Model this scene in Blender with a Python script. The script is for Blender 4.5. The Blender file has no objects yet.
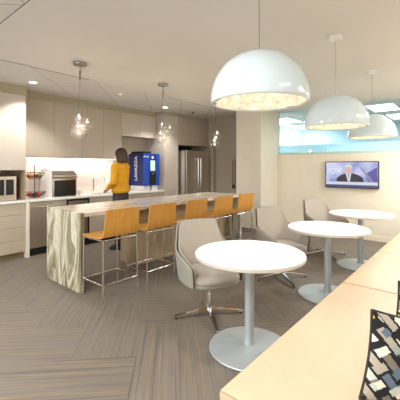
import bpy, bmesh, math, random
from mathutils import Vector, Matrix
random.seed(7)
PI = math.pi
C = bpy.context.scene.collection
S = bpy.context.scene

# ------------------------------------------------------------------ camera, world, light, exposure
cd = bpy.data.cameras.new('camera'); cam = bpy.data.objects.new('camera', cd); C.objects.link(cam)
cd.sensor_fit = 'HORIZONTAL'; cd.sensor_width = 36; cd.lens = 323 / 400 * 36
cd.shift_y = -(200 - 166.5) / 400
cam.location = (0, 0, 1.47)
cam.rotation_euler = (PI / 2, 0, 0.704 - PI / 2)
S.camera = cam

w = bpy.data.worlds.new('world'); S.world = w; w.use_nodes = True
w.node_tree.nodes['Background'].inputs[0].default_value = (0.86, 0.93, 1.0, 1)
w.node_tree.nodes['Background'].inputs[1].default_value = 2.2

S.view_settings.view_transform = 'Standard'
S.view_settings.look = 'None'
S.view_settings.gamma = 1
S.view_settings.exposure = 0.48
S.view_settings.use_curve_mapping = False
S.cycles.max_bounces = 8 if hasattr(S, 'cycles') else 8

CEIL = 2.76
WARM = (1.0, 0.83, 0.62)
def lamp(kind, name, loc, power, color=WARM, rot=(0, 0, 0), size=.1, size_y=None, spot=None, blend=.5):
    l = bpy.data.lights.new(name, kind); o = bpy.data.objects.new(name, l); C.objects.link(o)
    o.location = loc; o.rotation_euler = rot; l.energy = power; l.color = color
    if kind == 'AREA':
        l.size = size
        if size_y: l.shape = 'RECTANGLE'; l.size_y = size_y
    else:
        l.shadow_soft_size = size
    if spot: l.spot_size = spot; l.spot_blend = blend
    return o
# added unseen fill lights that brighten the seating zone, outside the frame
FILLS = [(1.6, -1.3), (4.0, -1.3), (6.1, -.35), (-0.9, 1.2), (-0.9, 3.6)]
for (x, y), pw in zip(FILLS, (10, 44, 105, 96, 90)):
    lamp('AREA', 'fill_light', (x, y, CEIL - .03), pw, (0.96, 0.98, 1.0), size=1.15, size_y=.56)
# kitchen downlights (two in view, one hidden between them by the pendants)
for x, y in [(2.12, 5.16), (4.89, 5.15)]:
    lamp('SPOT', 'downlight_lamp', (x, y, CEIL - .02), 85, (1.0, .97, .92), size=.05, spot=2.0, blend=.6)
# room behind the clerestory
for x, y in [(8.4, 3.96), (7.9, 1.5), (10.1, 4.1), (9.5, 1.4)]:
    lamp('AREA', 'office_light', (x, y, CEIL - .05), 27, (.86, .95, 1.0), size=.9, size_y=.5)

# ------------------------------------------------------------------ materials
def lin(c):
    return tuple(((v / 255) / 12.92 if v / 255 <= .04045 else ((v / 255 + .055) / 1.055) ** 2.4) for v in c) + (1,)
def mat(name, rgb, rough=.5, metal=0, noise=0.06, scale=6, bump=0, spec=.5, stretch=(1, 1, 1), emit=None, es=0, sheen=0):
    m = bpy.data.materials.new(name); m.use_nodes = True; nt = m.node_tree; b = nt.nodes['Principled BSDF']
    b.inputs['Roughness'].default_value = rough; b.inputs['Metallic'].default_value = metal
    b.inputs['Specular IOR Level'].default_value = spec
    if sheen: b.inputs['Sheen Weight'].default_value = sheen
    tc = nt.nodes.new('ShaderNodeTexCoord'); mp = nt.nodes.new('ShaderNodeMapping'); mp.inputs['Scale'].default_value = stretch
    n = nt.nodes.new('ShaderNodeTexNoise'); n.inputs['Scale'].default_value = scale; n.inputs['Detail'].default_value = 4
    nt.links.new(tc.outputs['Object'], mp.inputs[0]); nt.links.new(mp.outputs[0], n.inputs['Vector'])
    r = nt.nodes.new('ShaderNodeValToRGB'); L = lin(rgb)
    r.color_ramp.elements[0].position = .3; r.color_ramp.elements[1].position = .7
    r.color_ramp.elements[0].color = tuple(v * (1 - noise) for v in L[:3]) + (1,)
    r.color_ramp.elements[1].color = tuple(min(1, v * (1 + noise)) for v in L[:3]) + (1,)
    nt.links.new(n.outputs[0], r.inputs[0]); nt.links.new(r.outputs[0], b.inputs['Base Color'])
    if bump:
        bp = nt.nodes.new('ShaderNodeBump'); bp.inputs['Strength'].default_value = bump; bp.inputs['Distance'].default_value = .01
        nt.links.new(n.outputs[0], bp.inputs['Height']); nt.links.new(bp.outputs[0], b.inputs['Normal'])
    if emit:
        b.inputs['Emission Color'].default_value = lin(emit); b.inputs['Emission Strength'].default_value = es
    return m

def ramp(nt, stops, interp='LINEAR'):
    r = nt.nodes.new('ShaderNodeValToRGB'); e = r.color_ramp.elements; r.color_ramp.interpolation = interp
    e[0].position, e[0].color = stops[0][0], lin(stops[0][1])
    e[1].position, e[1].color = stops[-1][0], lin(stops[-1][1])
    for p, c in stops[1:-1]:
        x = e.new(p); x.color = lin(c)
    return r

def marble_mat(name, top=False):
    m = bpy.data.materials.new(name); m.use_nodes = True; nt = m.node_tree; b = nt.nodes['Principled BSDF']
    tc = nt.nodes.new('ShaderNodeTexCoord'); mp = nt.nodes.new('ShaderNodeMapping')
    mp.inputs['Scale'].default_value = (.55, 3.0, 1) if top else (1, .85, .16)
    mp.inputs['Rotation'].default_value = (0, 0, .12) if top else (.28, 0, 0)
    w0 = nt.nodes.new('ShaderNodeTexNoise'); w0.inputs['Scale'].default_value = 2.2; w0.inputs['Detail'].default_value = 3
    ad = nt.nodes.new('ShaderNodeVectorMath'); ad.operation = 'MULTIPLY_ADD'; ad.inputs[1].default_value = (.45, .45, .45) if top else (.2, .7, .2)
    n = nt.nodes.new('ShaderNodeTexNoise'); n.inputs['Scale'].default_value = 2.4 if top else 4.2; n.inputs['Detail'].default_value = 7; n.inputs['Roughness'].default_value = .62; n.inputs['Distortion'].default_value = .5
    nt.links.new(tc.outputs['Object'], mp.inputs[0]); nt.links.new(mp.outputs[0], w0.inputs['Vector'])
    nt.links.new(w0.outputs['Color'], ad.inputs[0]); nt.links.new(mp.outputs[0], ad.inputs[2]); nt.links.new(ad.outputs[0], n.inputs['Vector'])
    if top:
        r = ramp(nt, [(.2, (190, 170, 145)), (.4, (222, 212, 196)), (.47, (184, 158, 128)), (.52, (232, 226, 214)), (.62, (200, 192, 176)), (.75, (240, 236, 228))])
    else:
        r = ramp(nt, [(.25, (108, 98, 74)), (.36, (140, 132, 104)), (.43, (196, 188, 164)), (.47, (122, 104, 76)), (.52, (164, 157, 130)), (.58, (214, 208, 188)), (.64, (132, 124, 98)), (.75, (198, 191, 168))])
    nt.links.new(n.outputs[0], r.inputs[0]); nt.links.new(r.outputs[0], b.inputs['Base Color'])
    b.inputs['Roughness'].default_value = .18
    return m

def carpet_mat():
    m = bpy.data.materials.new('carpet'); m.use_nodes = True; nt = m.node_tree; b = nt.nodes['Principled BSDF']
    uv = nt.nodes.new('ShaderNodeUVMap'); mp = nt.nodes.new('ShaderNodeMapping'); mp.inputs['Scale'].default_value = (.6, 52, 1)
    n = nt.nodes.new('ShaderNodeTexNoise'); n.inputs['Scale'].default_value = 1.0; n.inputs['Detail'].default_value = 2
    nt.links.new(uv.outputs[0], mp.inputs[0]); nt.links.new(mp.outputs[0], n.inputs['Vector'])
    r = ramp(nt, [(.28, (88, 80, 73)), (.41, (108, 99, 90)), (.50, (119, 110, 100)), (.57, (104, 95, 86)), (.635, (136, 120, 92)), (.69, (112, 101, 88))])
    nt.links.new(n.outputs[0], r.inputs[0])
    n2 = nt.nodes.new('ShaderNodeTexNoise'); n2.inputs['Scale'].default_value = 130
    tc = nt.nodes.new('ShaderNodeTexCoord'); nt.links.new(tc.outputs['Object'], n2.inputs['Vector'])
    bp = nt.nodes.new('ShaderNodeBump'); bp.inputs['Strength'].default_value = .35; bp.inputs['Distance'].default_value = .004
    nt.links.new(n2.outputs[0], bp.inputs['Height']); nt.links.new(bp.outputs[0], b.inputs['Normal'])
    nt.links.new(r.outputs[0], b.inputs['Base Color']); b.inputs['Roughness'].default_value = .62
    b.inputs['Specular IOR Level'].default_value = .35
    return m

def ceiling_mat():
    # gypsum over the seating, acoustic panels with 45 degree seams beyond
    m = bpy.data.materials.new('ceiling_panels'); m.use_nodes = True; nt = m.node_tree; b = nt.nodes['Principled BSDF']
    tc = nt.nodes.new('ShaderNodeTexCoord'); sp = nt.nodes.new('ShaderNodeSeparateXYZ'); nt.links.new(tc.outputs['Object'], sp.inputs[0])
    def M(op, a, bb, c=None):
        q = nt.nodes.new('ShaderNodeMath'); q.operation = op
        for i, v in enumerate((a, bb, c)):
            if v is None: continue
            if isinstance(v, (int, float)): q.inputs[i].default_value = v
            else: nt.links.new(v, q.inputs[i])
        return q.outputs[0]
    x, y = sp.outputs[0], sp.outputs[1]
    def seam(v, off, pitch, wd):
        a = M('ADD', v, -off + 100 * pitch); fr = M('MODULO', a, pitch); return M('LESS_THAN', fr, wd)
    s = M('MAXIMUM', seam(M('SUBTRACT', x, y), -.73, .945, .014), seam(M('ADD', x, y), 3.79, 1.89, .014))
    fac = M('MULTIPLY', s, .6)
    mx = nt.nodes.new('ShaderNodeMix'); mx.data_type = 'RGBA'
    mx.inputs[6].default_value = lin((218, 216, 210)); mx.inputs[7].default_value = lin((120, 112, 100))
    nt.links.new(fac, mx.inputs[0]); nt.links.new(mx.outputs[2], b.inputs['Base Color']); b.inputs['Roughness'].default_value = .9
    return m

def glass_mat(name, tint=(1, 1, 1), refl=.06, mixn=True):
    m = bpy.data.materials.new(name); m.use_nodes = True; nt = m.node_tree
    for nd in list(nt.nodes): nt.nodes.remove(nd)
    o = nt.nodes.new('ShaderNodeOutputMaterial'); t = nt.nodes.new('ShaderNodeBsdfTransparent'); g = nt.nodes.new('ShaderNodeBsdfGlossy')
    t.inputs[0].default_value = (*tint, 1); g.inputs['Roughness'].default_value = .02
    lw = nt.nodes.new('ShaderNodeLayerWeight'); lw.inputs[0].default_value = .25
    mx = nt.nodes.new('ShaderNodeMixShader'); ma = nt.nodes.new('ShaderNodeMath'); ma.operation = 'MULTIPLY_ADD'; ma.use_clamp = True
    ma.inputs[1].default_value = 1.3 if mixn else .4; ma.inputs[2].default_value = refl
    nt.links.new(lw.outputs['Facing' if mixn else 'Fresnel'], ma.inputs[0])
    if mixn:
        pw = nt.nodes.new('ShaderNodeMath'); pw.operation = 'POWER'; pw.inputs[1].default_value = 1.8
        nt.links.new(lw.outputs['Facing'], pw.inputs[0]); nt.links.new(pw.outputs[0], ma.inputs[0])
    nt.links.new(ma.outputs[0], mx.inputs[0]); nt.links.new(t.outputs[0], mx.inputs[1]); nt.links.new(g.outputs[0], mx.inputs[2])
    nt.links.new(mx.outputs[0], o.inputs[0])
    return m

def frost_mat():
    m = bpy.data.materials.new('frosted_glass_band'); m.use_nodes = True; nt = m.node_tree; b = nt.nodes['Principled BSDF']; o = nt.nodes['Material Output']
    b.inputs['Base Color'].default_value = lin((226, 240, 244)); b.inputs['Roughness'].default_value = .4
    tr = nt.nodes.new('ShaderNodeBsdfTranslucent'); tr.inputs[0].default_value = lin((226, 244, 250)); mx = nt.nodes.new('ShaderNodeMixShader'); mx.inputs[0].default_value = .6
    nt.links.new(b.outputs[0], mx.inputs[1]); nt.links.new(tr.outputs[0], mx.inputs[2]); nt.links.new(mx.outputs[0], o.inputs[0])
    return m

def pillow_mat():
    m = bpy.data.materials.new('patterned_fabric'); m.use_nodes = True; nt = m.node_tree; b = nt.nodes['Principled BSDF']
    b.inputs['Roughness'].default_value = .85
    vc = nt.nodes.new('ShaderNodeVertexColor'); vc.layer_name = 'print'
    nt.links.new(vc.outputs[0], b.inputs['Base Color'])
    return m

M = dict(
    wall=mat('warm_wall_paint', (240, 230, 208), .85, noise=.02),
    column=mat('column_paint', (228, 220, 204), .8, noise=.02),
    cab=mat('greige_laminate', (178, 166, 150), .45, noise=.04, scale=3, stretch=(1, 1, .2)),
    cabtall=mat('pale_greige_laminate', (190, 180, 168), .45, noise=.03, scale=3),
    wood=mat('taupe_wood_veneer', (164, 142, 116), .5, noise=.10, scale=7, stretch=(.6, .6, 9)),
    base=mat('base_cabinet_veneer', (186, 170, 150), .5, noise=.06, scale=7, stretch=(.6, .6, 9)),
    endwall=mat('end_wall_panel', (176, 166, 146), .5, noise=.03),
    green=mat('soffit_paint', (172, 163, 138), .8, noise=.02),
    splash=mat('backsplash', (226, 214, 204), .3, noise=.01),
    counter=mat('white_quartz', (232, 230, 226), .2, noise=.02, scale=20),
    dark=mat('black_plastic', (22, 20, 20), .35),
    slot=mat('slot_black', (48, 44, 40), .7),
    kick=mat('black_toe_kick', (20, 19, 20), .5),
    kickw=mat('tan_toe_kick', (128, 108, 78), .6),
    steel=mat('stainless_steel', (205, 196, 184), .36, 1, noise=.05, scale=4, stretch=(8, 8, .4)),
    hood=mat('brushed_hood', (190, 190, 190), .25, 1),
    chrome=mat('chrome', (225, 222, 216), .12, 1, noise=.01),
    nickel=mat('satin_nickel', (150, 146, 138), .3, 1),
    ply=mat('honey_plywood', (203, 144, 62), .38, noise=.10, scale=3, stretch=(6, 6, .7)),
    uph=mat('greige_upholstery', (166, 156, 142), .75, noise=.05, scale=90, bump=.12, sheen=.2),
    uphd=mat('grey_shell_upholstery', (148, 144, 132), .7, noise=.05, scale=90, bump=.12),
    ttop=mat('white_table_laminate', (240, 238, 233), .28, noise=.01),
    tedge=mat('table_edge_band', (196, 188, 174), .45, noise=.02),
    tbase=mat('silver_powder_coat', (176, 182, 182), .38, .35, noise=.02, scale=300),
    leather=mat('cream_leather', (200, 170, 139), .45, noise=.035, scale=14, bump=.05),
    leatherd=mat('cream_piping', (170, 132, 96), .5),
    plinth=mat('bench_plinth', (150, 120, 88), .5),
    domeo=mat('white_gloss_shade', (216, 228, 231), .12, noise=.005),
    marble=marble_mat('veined_marble'), marblet=marble_mat('veined_marble_top', True),
    stone=mat('island_base_stone', (176, 152, 122), .35, noise=.12, scale=5, stretch=(5, 5, .5)),
    carpet=carpet_mat(), ceil=ceiling_mat(),
    gyp=mat('gypsum_ceiling', (222, 219, 212), .9, noise=.01),
    basebd=mat('grey_baseboard', (138, 132, 124), .6),
    frost=frost_mat(),
    globe=glass_mat('globe_glass', (.98, .98, .97), .05),
    winglass=glass_mat('clerestory_glass', (.92, .975, .985), .03, False),
    glassedge=mat('frosted_green_edge', (196, 222, 208), .4),
    blue=mat('navy_gloss', (22, 40, 110), .3, noise=.3, scale=5),
    blue2=mat('royal_blue_gloss', (28, 74, 178), .3, noise=.15, scale=8),
    white=mat('white_plastic', (235, 235, 232), .4),
    hair=mat('dark_brown_hair', (52, 30, 20), .5, noise=.3, scale=50, stretch=(3, 3, .5)),
    skin=mat('skin', (214, 160, 128), .5, noise=.03),
    sweater=mat('mustard_knit', (206, 146, 8), .8, noise=.12, scale=16, bump=.3),
    trousers=mat('charcoal_trousers', (48, 40, 40), .7),
    office=mat('office_blue_wall', (178, 204, 214), .8, noise=.03),
    officeg=mat('office_pale_wall', (206, 224, 226), .8, noise=.03),
    lit=mat('lit_lens', (255, 250, 240), .5, emit=(255, 244, 226), es=9),
    litc=mat('lit_panel', (255, 255, 255), .5, emit=(236, 248, 255), es=3.2),
    litw=mat('lit_led', (255, 250, 240), .5, emit=(255, 236, 206), es=12),
    bulb=mat('frosted_bulb', (255, 250, 240), .5, emit=(255, 226, 180), es=6),
    orange=mat('orange_peel', (226, 128, 40), .5), redf=mat('red_fruit', (178, 52, 44), .4),
    purple=mat('dark_fruit', (74, 40, 50), .4), greenf=mat('green_fruit', (120, 130, 50), .45),
    wire=mat('bronze_wire', (60, 44, 38), .35, .7), pattern=pillow_mat(),
)
def plaster_mat():
    m = mat('relief_plaster', (236, 226, 210), .6, noise=.22, scale=26, bump=0)
    nt = m.node_tree; b = nt.nodes['Principled BSDF']
    tc = nt.nodes.new('ShaderNodeTexCoord'); v = nt.nodes.new('ShaderNodeTexVoronoi'); v.inputs['Scale'].default_value = 20; v.feature = 'SMOOTH_F1'
    nt.links.new(tc.outputs['Object'], v.inputs['Vector'])
    bp = nt.nodes.new('ShaderNodeBump'); bp.inputs['Strength'].default_value = .9; bp.inputs['Distance'].default_value = .03
    nt.links.new(v.outputs['Distance'], bp.inputs['Height']); nt.links.new(bp.outputs[0], b.inputs['Normal'])
    return m
M['plaster'] = plaster_mat()

# ------------------------------------------------------------------ mesh helpers
def box(bm, x0, x1, y0, y1, z0, z1, bev=0, seg=2):
    r = bmesh.ops.create_cube(bm, size=1); vs = r['verts']
    for v in vs: v.co = Vector(((x0 + x1) / 2 + v.co.x * (x1 - x0), (y0 + y1) / 2 + v.co.y * (y1 - y0), (z0 + z1) / 2 + v.co.z * (z1 - z0)))
    if bev:
        es = list({e for v in vs for e in v.link_edges})
        bmesh.ops.bevel(bm, geom=es, offset=bev, segments=seg, profile=.5, affect='EDGES')
    return bm
def bx(*a, **k): return box(bmesh.new(), *a, **k)
def tube(bm, pts, r, n=10, closed=False, caps=True):
    P = [Vector(p) for p in pts]; N = len(P); R = r if isinstance(r, (list, tuple)) else [r] * N
    rings = []; prev = None
    for i, p in enumerate(P):
        if closed: t = (P[(i + 1) % N] - P[i - 1])
        else: t = P[min(i + 1, N - 1)] - P[max(i - 1, 0)]
        t.normalize()
        if prev is None:
            a = Vector((0, 0, 1)) if abs(t.z) < .9 else Vector((1, 0, 0))
            u = t.cross(a).normalized()
        else:
            u = (prev - t * prev.dot(t)).normalized()
        prev = u; v = t.cross(u)
        rings.append([bm.verts.new(p + (u * math.cos(2 * PI * k / n) + v * math.sin(2 * PI * k / n)) * R[i]) for k in range(n)])
    for i in range(N if closed else N - 1):
        A, B = rings[i], rings[(i + 1) % N]
        for k in range(n): bm.faces.new((A[k], A[(k + 1) % n], B[(k + 1) % n], B[k]))
    if caps and not closed:
        bm.faces.new(rings[0][::-1]); bm.faces.new(rings[-1])
    return bm
def tb(*a, **k): return tube(bmesh.new(), *a, **k)
def lathe(bm, prof, n=48, cx=0, cy=0, closed_prof=False):
    rings = []
    for r, z in prof:
        if r < 1e-6: rings.append([bm.verts.new((cx, cy, z))])
        else: rings.append([bm.verts.new((cx + r * math.cos(2 * PI * k / n), cy + r * math.sin(2 * PI * k / n), z)) for k in range(n)])
    idx = list(range(len(rings) - 1)) + ([len(rings) - 1] if closed_prof else [])
    for i in idx:
        A, B = rings[i], rings[(i + 1) % len(rings)]
        for k in range(n):
            a, b2, c, d = A[k % len(A)], A[(k + 1) % len(A)], B[(k + 1) % len(B)], B[k % len(B)]
            f = []
            for q in (a, b2, c, d):
                if q not in f: f.append(q)
            if len(f) > 2: bm.faces.new(f)
    return bm
def sphere(bm, c, r, sc=(1, 1, 1), u=20, v=12):
    q = bmesh.ops.create_uvsphere(bm, u_segments=u, v_segments=v, radius=1)
    for vv in q['verts']: vv.co = Vector((c[0] + vv.co.x * r * sc[0], c[1] + vv.co.y * r * sc[1], c[2] + vv.co.z * r * sc[2]))
    return bm
def obj(name, bm, m, parent=None, smooth=False, loc=None):
    bmesh.ops.recalc_face_normals(bm, faces=bm.faces[:])
    me = bpy.data.meshes.new(name); bm.to_mesh(me); bm.free()
    o = bpy.data.objects.new(name, me); C.objects.link(o)
    for q in (m if isinstance(m, list) else [m]): me.materials.append(q)
    if smooth:
        for p in me.polygons: p.use_smooth = True
        if smooth != 'all':
            try: me.set_sharp_from_angle(angle=math.radians(38))
            except Exception: pass
    if parent: o.parent = parent
    if loc: o.location = loc
    return o
def thing(name, label, cat, loc=(0, 0, 0), rotz=0, group=None):
    o = bpy.data.objects.new(name, None); C.objects.link(o); o.empty_display_size = .1
    o.location = loc; o.rotation_euler = (0, 0, rotz); o['label'] = label; o['category'] = cat
    if group: o['group'] = group
    return o
def tag(o, label, cat, group=None, kind=None):
    o['label'] = label; o['category'] = cat
    if group: o['group'] = group
    if kind: o['kind'] = kind
    return o
def struct(name, bm, m, **k):
    o = obj(name, bm, m, **k); o['kind'] = 'structure'; return o
def kids(o): return [c for c in list(bpy.data.objects) if c.parent == o]
def dup(root, loc, rotz, label, tree=None):
    r = root.copy(); C.objects.link(r); r.location = loc; r.rotation_euler = (0, 0, rotz); r['label'] = label
    for ch in kids(root):
        c = ch.copy(); C.objects.link(c); c.parent = r
        for g in kids(ch):
            d = g.copy(); C.objects.link(d); d.parent = c
    return r
def loose(bm, fn):
    for v in bm.verts: v.co = Vector(fn(v.co))
    return bm
def sub(o, n=1):
    md = o.modifiers.new('smooth', 'SUBSURF'); md.levels = n; md.render_levels = n; return o

# ------------------------------------------------------------------ floor : carpet planks laid herringbone at 45 degrees
def floor_mesh():
    me = bmesh.new(); uvl = me.loops.layers.uv.new('UVMap')
    W, L = .5, 1.0; a45 = PI / 4; ca, sa = math.cos(a45), math.sin(a45)
    def put(x0, y0, x1, y1, horiz):
        cs = [(x0, y0), (x1, y0), (x1, y1), (x0, y1)]
        wc = [(ca * x - sa * y + 3, sa * x + ca * y + 2) for x, y in cs]
        cx = sum(p[0] for p in wc) / 4; cy = sum(p[1] for p in wc) / 4
        if not (-3.9 < cx < 11.9 and -3.4 < cy < 7.0): return
        vs = [me.verts.new((p[0], p[1], 0)) for p in wc]; f = me.faces.new(vs)
        ox, oy = random.random() * 40, random.random() * 40
        for lp, (x, y) in zip(f.loops, cs):
            lp[uvl].uv = (x + ox, y + oy) if horiz else (y + ox, x + oy)
    for i in range(-24, 25):
        for j in range(-24, 25):
            # herringbone lattice of L x W planks
            ox = i * W + j * L; oy = i * W - j * L
            put(ox, oy, ox + L, oy + W, True)
            put(ox, oy + W, ox + W, oy + W + L, False)
    # clip to the room
    for co, no in [((-3, 0, 0), (-1, 0, 0)), ((11, 0, 0), (1, 0, 0)), ((0, -2.5, 0), (0, -1, 0)), ((0, 6.12, 0), (0, 1, 0))]:
        bmesh.ops.bisect_plane(me, geom=me.verts[:] + me.edges[:] + me.faces[:], plane_co=co, plane_no=no, clear_outer=True)
    # keep the setting solid: a slab just beneath
    return me
fl = floor_mesh()
bmx = bmesh.new()
fo = bpy.data.meshes.new('floor')
for v in fl.verts: v.co.z = 0
fl.to_mesh(fo); fl.free()
floor = bpy.data.objects.new('floor', fo); C.objects.link(floor); fo.materials.append(M['carpet']); floor['kind'] = 'structure'
bmx.free()
for p in fo.polygons:
    pass

# ------------------------------------------------------------------ shell
XW = 7.1          # wall with the television
YB = 6.12         # kitchen back wall
struct('wall_back', bx(-3, 7.1, YB, YB + .12, 0, CEIL + .2), M['cab'])
struct('wall_front', bx(-3, 11, -2.62, -2.5, 0, CEIL + .2), M['wall'])
bm = bmesh.new()
box(bm, -3.12, -3, -2.5, YB, 0, .5); box(bm, -3.12, -3, -2.5, YB, 2.5, CEIL + .2)
for y in (-2.5, -.4, 1.8, 3.9, 5.9): box(bm, -3.12, -3, y, y + .2, .5, 2.5)
struct('wall_left', bm, M['wall'])
SILL = 1.745
struct('wall_right', bx(XW, XW + .13, -2.5, 3.60, 0, SILL), M['wall'])
struct('trim_1', bx(XW - .004, XW + .134, -2.5, 3.60, SILL, SILL + .018), M['glassedge'])
bm = bmesh.new()
cp = [(6.2, 3.53), (XW + .13, 3.60), (XW + .13, 4.17), (6.2, 4.17)]
A = [bm.verts.new((x, y, 0)) for x, y in cp]; B = [bm.verts.new((x, y, CEIL)) for x, y in cp]
bm.faces.new(A); bm.faces.new(B[::-1])
for k in range(4): bm.faces.new((A[k], B[k], B[(k + 1) % 4], A[(k + 1) % 4]))
struct('wall_column', bm, M['column'])
struct('wall_end', bx(6.95, 7.1, 4.12, 5.34, 0, CEIL), M['endwall'])
struct('wall_end_return', bx(6.83, 7.1, 5.34, YB, 0, CEIL), M['cab'])
struct('baseboard_right', bx(XW - .012, XW, -2.5, 3.60, 0, .1), M['wall'])
struct('baseboard_column', bx(6.188, 6.2, 3.53, 4.17, 0, .1), M['basebd'])
# ceilings
struct('ceiling', bx(1.06, 11.2, -2.5, 4.345, CEIL, CEIL + .1), M['gyp'])
bm = bmesh.new(); box(bm, -3, 1.05, -2.5, YB, CEIL, CEIL + .1); box(bm, 1.05, 7.1, 4.355, YB, CEIL, CEIL + .1)
struct('ceiling_kitchen', bm, M['ceil'])
struct('trim_2', bx(1.05, 1.06, -2.5, 4.355, CEIL + .004, CEIL + .1), M['slot'])
struct('trim_3', bx(1.06, 7.1, 4.345, 4.355, CEIL + .001, CEIL + .1), M['gyp'])
for i, (a, b2) in enumerate([(1.06, 2.59), (4.22, 5.56)]):
    t = thing('slot_diffuser', ['thin black linear slot in the ceiling at left above the dishwasher', 'thin black linear slot in the ceiling above the refrigerator end'][i], 'air diffuser', (a, 4.35, CEIL), 0, 'linear slot diffusers')
    obj('blade', bx(0, b2 - a, -.011, .011, -.004, 0), M['slot'], t)
    obj('rim', bx(-.004, b2 - a + .004, -.015, -.011, -.005, 0), M['gyp'], t)
# short slot in the side ceiling, 45 degrees
t = tag(obj('slot_diffuser', loose(bx(-.22, .04, -.014, .014, -.004, 0), lambda c: (c.x * .7071 - c.y * .7071, c.x * .7071 + c.y * .7071, c.z)), M['slot'], loc=(.99, 2.56, CEIL)), 'short dark slot in the ceiling panels in the top left corner', 'air diffuser', 'linear slot diffusers')
# clerestory glazing
wn = bpy.data.objects.new('window_1', None); C.objects.link(wn); wn.location = (XW + .06, 0, SILL + .018); wn['kind'] = 'structure'
zt = CEIL - SILL - .018
for y0, y1 in [(-2.5, 1.42), (1.425, 3.60)]:
    obj('pane', bx(-.006, .006, y0, y1, 0, zt), M['winglass'], wn)
obj('glazing_channel', bx(-.02, .02, -2.5, 3.60, 0, .03), M['glassedge'], wn)
obj('frost_band', bx(.012, .014, -2.5, 3.60, .03, .20), M['frost'], wn)
# room behind the glass
struct('wall_office', bx(10.9, 11, -2.5, YB, 0, CEIL), M['office'])
struct('wall_office_side', bx(7.23, 11, 4.6, 4.7, 0, CEIL), M['officeg'])
struct('trim_4', bx(10.86, 10.9, -2.5, YB, 1.55, 1.95), M['officeg'])
for i, (x, y) in enumerate([(8.4, 3.96), (7.9, 1.5), (10.1, 4.1), (9.5, 1.4)]):
    t = thing('ceiling_light', ['bright square ceiling light behind the glass, between the first two domes', 'bright ceiling light behind the glass right of the farthest dome', 'small distant ceiling light behind the glass above the column side', 'distant ceiling light behind the glass near the right edge'][i], 'ceiling light', (x, y, CEIL), 0, 'ceiling lights in the glazed office')
    obj('frame', bx(-.47, .47, -.27, .27, -.02, 0), M['white'], t)
    obj('lens', bx(-.45, .45, -.25, .25, -.026, -.018), M['litc'], t)

# ------------------------------------------------------------------ downlights, detectors
def downlight(x, y, label):
    t = thing('downlight', label, 'ceiling light', (x, y, CEIL), 0, 'recessed kitchen downlights')
    obj('trim_ring', lathe(bmesh.new(), [(.05, -.002), (.075, -.006), (.08, 0), (.05, 0)], 32, closed_prof=True), M['white'], t, True)
    obj('lens', lathe(bmesh.new(), [(0, -.003), (.05, -.003), (.05, 0), (0, 0)], 32), M['lit'], t)
downlight(2.12, 5.16, 'round recessed ceiling light above the dishwasher')
downlight(4.89, 5.15, 'round recessed ceiling light above the blue vending machine')
def onceil(px, py):
    f = (.763, .647); s = (px - 200) / 323; tt = 1.29 * 323 / (166.5 - py)
    return ((.7623 + .6472 * s) * tt, (.6472 - .7623 * s) * tt)
x, y = onceil(119.5, 94); tag(obj('smoke_detector', lathe(bmesh.new(), [(0, -.03), (.03, -.03), (.045, -.02), (.05, 0), (0, 0)], 24), M['gyp'], smooth=True, loc=(x, y, CEIL)), 'small pale round detector on the kitchen ceiling', 'detector')
x, y = onceil(193, 112); tag(obj('sprinkler_head', lathe(bmesh.new(), [(0, -.04), (.02, -.04), (.02, -.012), (.04, -.01), (.04, 0), (0, 0)], 20), M['nickel'], smooth=True, loc=(x, y, CEIL)), 'small sprinkler head on the ceiling before the refrigerator', 'sprinkler')

# ------------------------------------------------------------------ kitchen run
YC, YF, YU = 5.50, 5.52, 5.78      # counter front, door fronts, upper fronts
UB, UT = 1.625, 2.64
def door(name, x0, x1, z0, z1, y, m, parent, handle=None):
    d = obj(name, bx(x0 + .002, x1 - .002, y, y + .02, z0 + .002, z1 - .002, bev=.002, seg=1), m, parent)
    if handle:
        hx0, hx1, hz = handle
        b2 = bmesh.new(); box(b2, hx0, hx1, y - .018, y - .008, hz - .004, hz + .004)
        box(b2, hx0, hx0 + .008, y - .01, y + .001, hz - .003, hz + .003); box(b2, hx1 - .008, hx1, y - .01, y + .001, hz - .003, hz + .003)
        obj('handle', b2, M['nickel'], d)
    return d
def boxes(*bs):
    b2 = bmesh.new()
    for q in bs: box(b2, *q)
    return b2
# left column: base drawers, microwave niche, tall uppers
XL = 2.15
t = thing('drawer_cabinet', 'greige base cabinet with four drawers below the microwave', 'cabinet', (0, 0, 0))
obj('body', boxes((.7, XL, YF + .02, YB - .004, .1, .885), (.7, XL, YF + .07, YB - .004, 0, .1)), M['base'], t)
for x0, x1 in ((.7, 1.42), (1.42, XL)):
    for z0, z1 in ((.1, .30), (.30, .50), (.50, .70), (.70, .885)):
        door('drawer', x0, x1, z0, z1, YF, M['base'], t, (x0 + .03, x0 + .17, z1 - .025) if x0 > 1 else None)
obj('toe_kick', bx(.7, XL, YF + .06, YF + .07, 0, .1), M['kickw'], t)
tag(obj('end_panel', bx(XL + .003, XL + .055, YC, YB - .004, 0, .885), M['column']), 'narrow white panel between the drawer cabinet and the dishwasher', 'panel')
tag(obj('countertop', bx(.7, XL + .04, YC, YB - .002, .887, .925, bev=.004, seg=1), M['counter']), 'white counter under the microwave', 'countertop')
t = thing('wall_cabinet', 'pale full-height wall cabinet above the microwave, deeper than its neighbours', 'cabinet', (0, 0, 0))
obj('body', bx(.7, XL, YF, YB - .002, 1.41, UT - .03), M['cabtall'], t)
for x0, x1 in ((.7, 1.42), (1.42, XL)): door('door', x0, x1, 1.41, UT - .03, YC, M['cabtall'], t)
obj('niche_back', bx(.7, XL - .03, YB - .02, YB - .006, .93, 1.41), M['wood'], t)
obj('niche_side', bx(XL - .02, XL, YC + .01, YB - .004, .93, 1.41), M['wood'], t)
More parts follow.
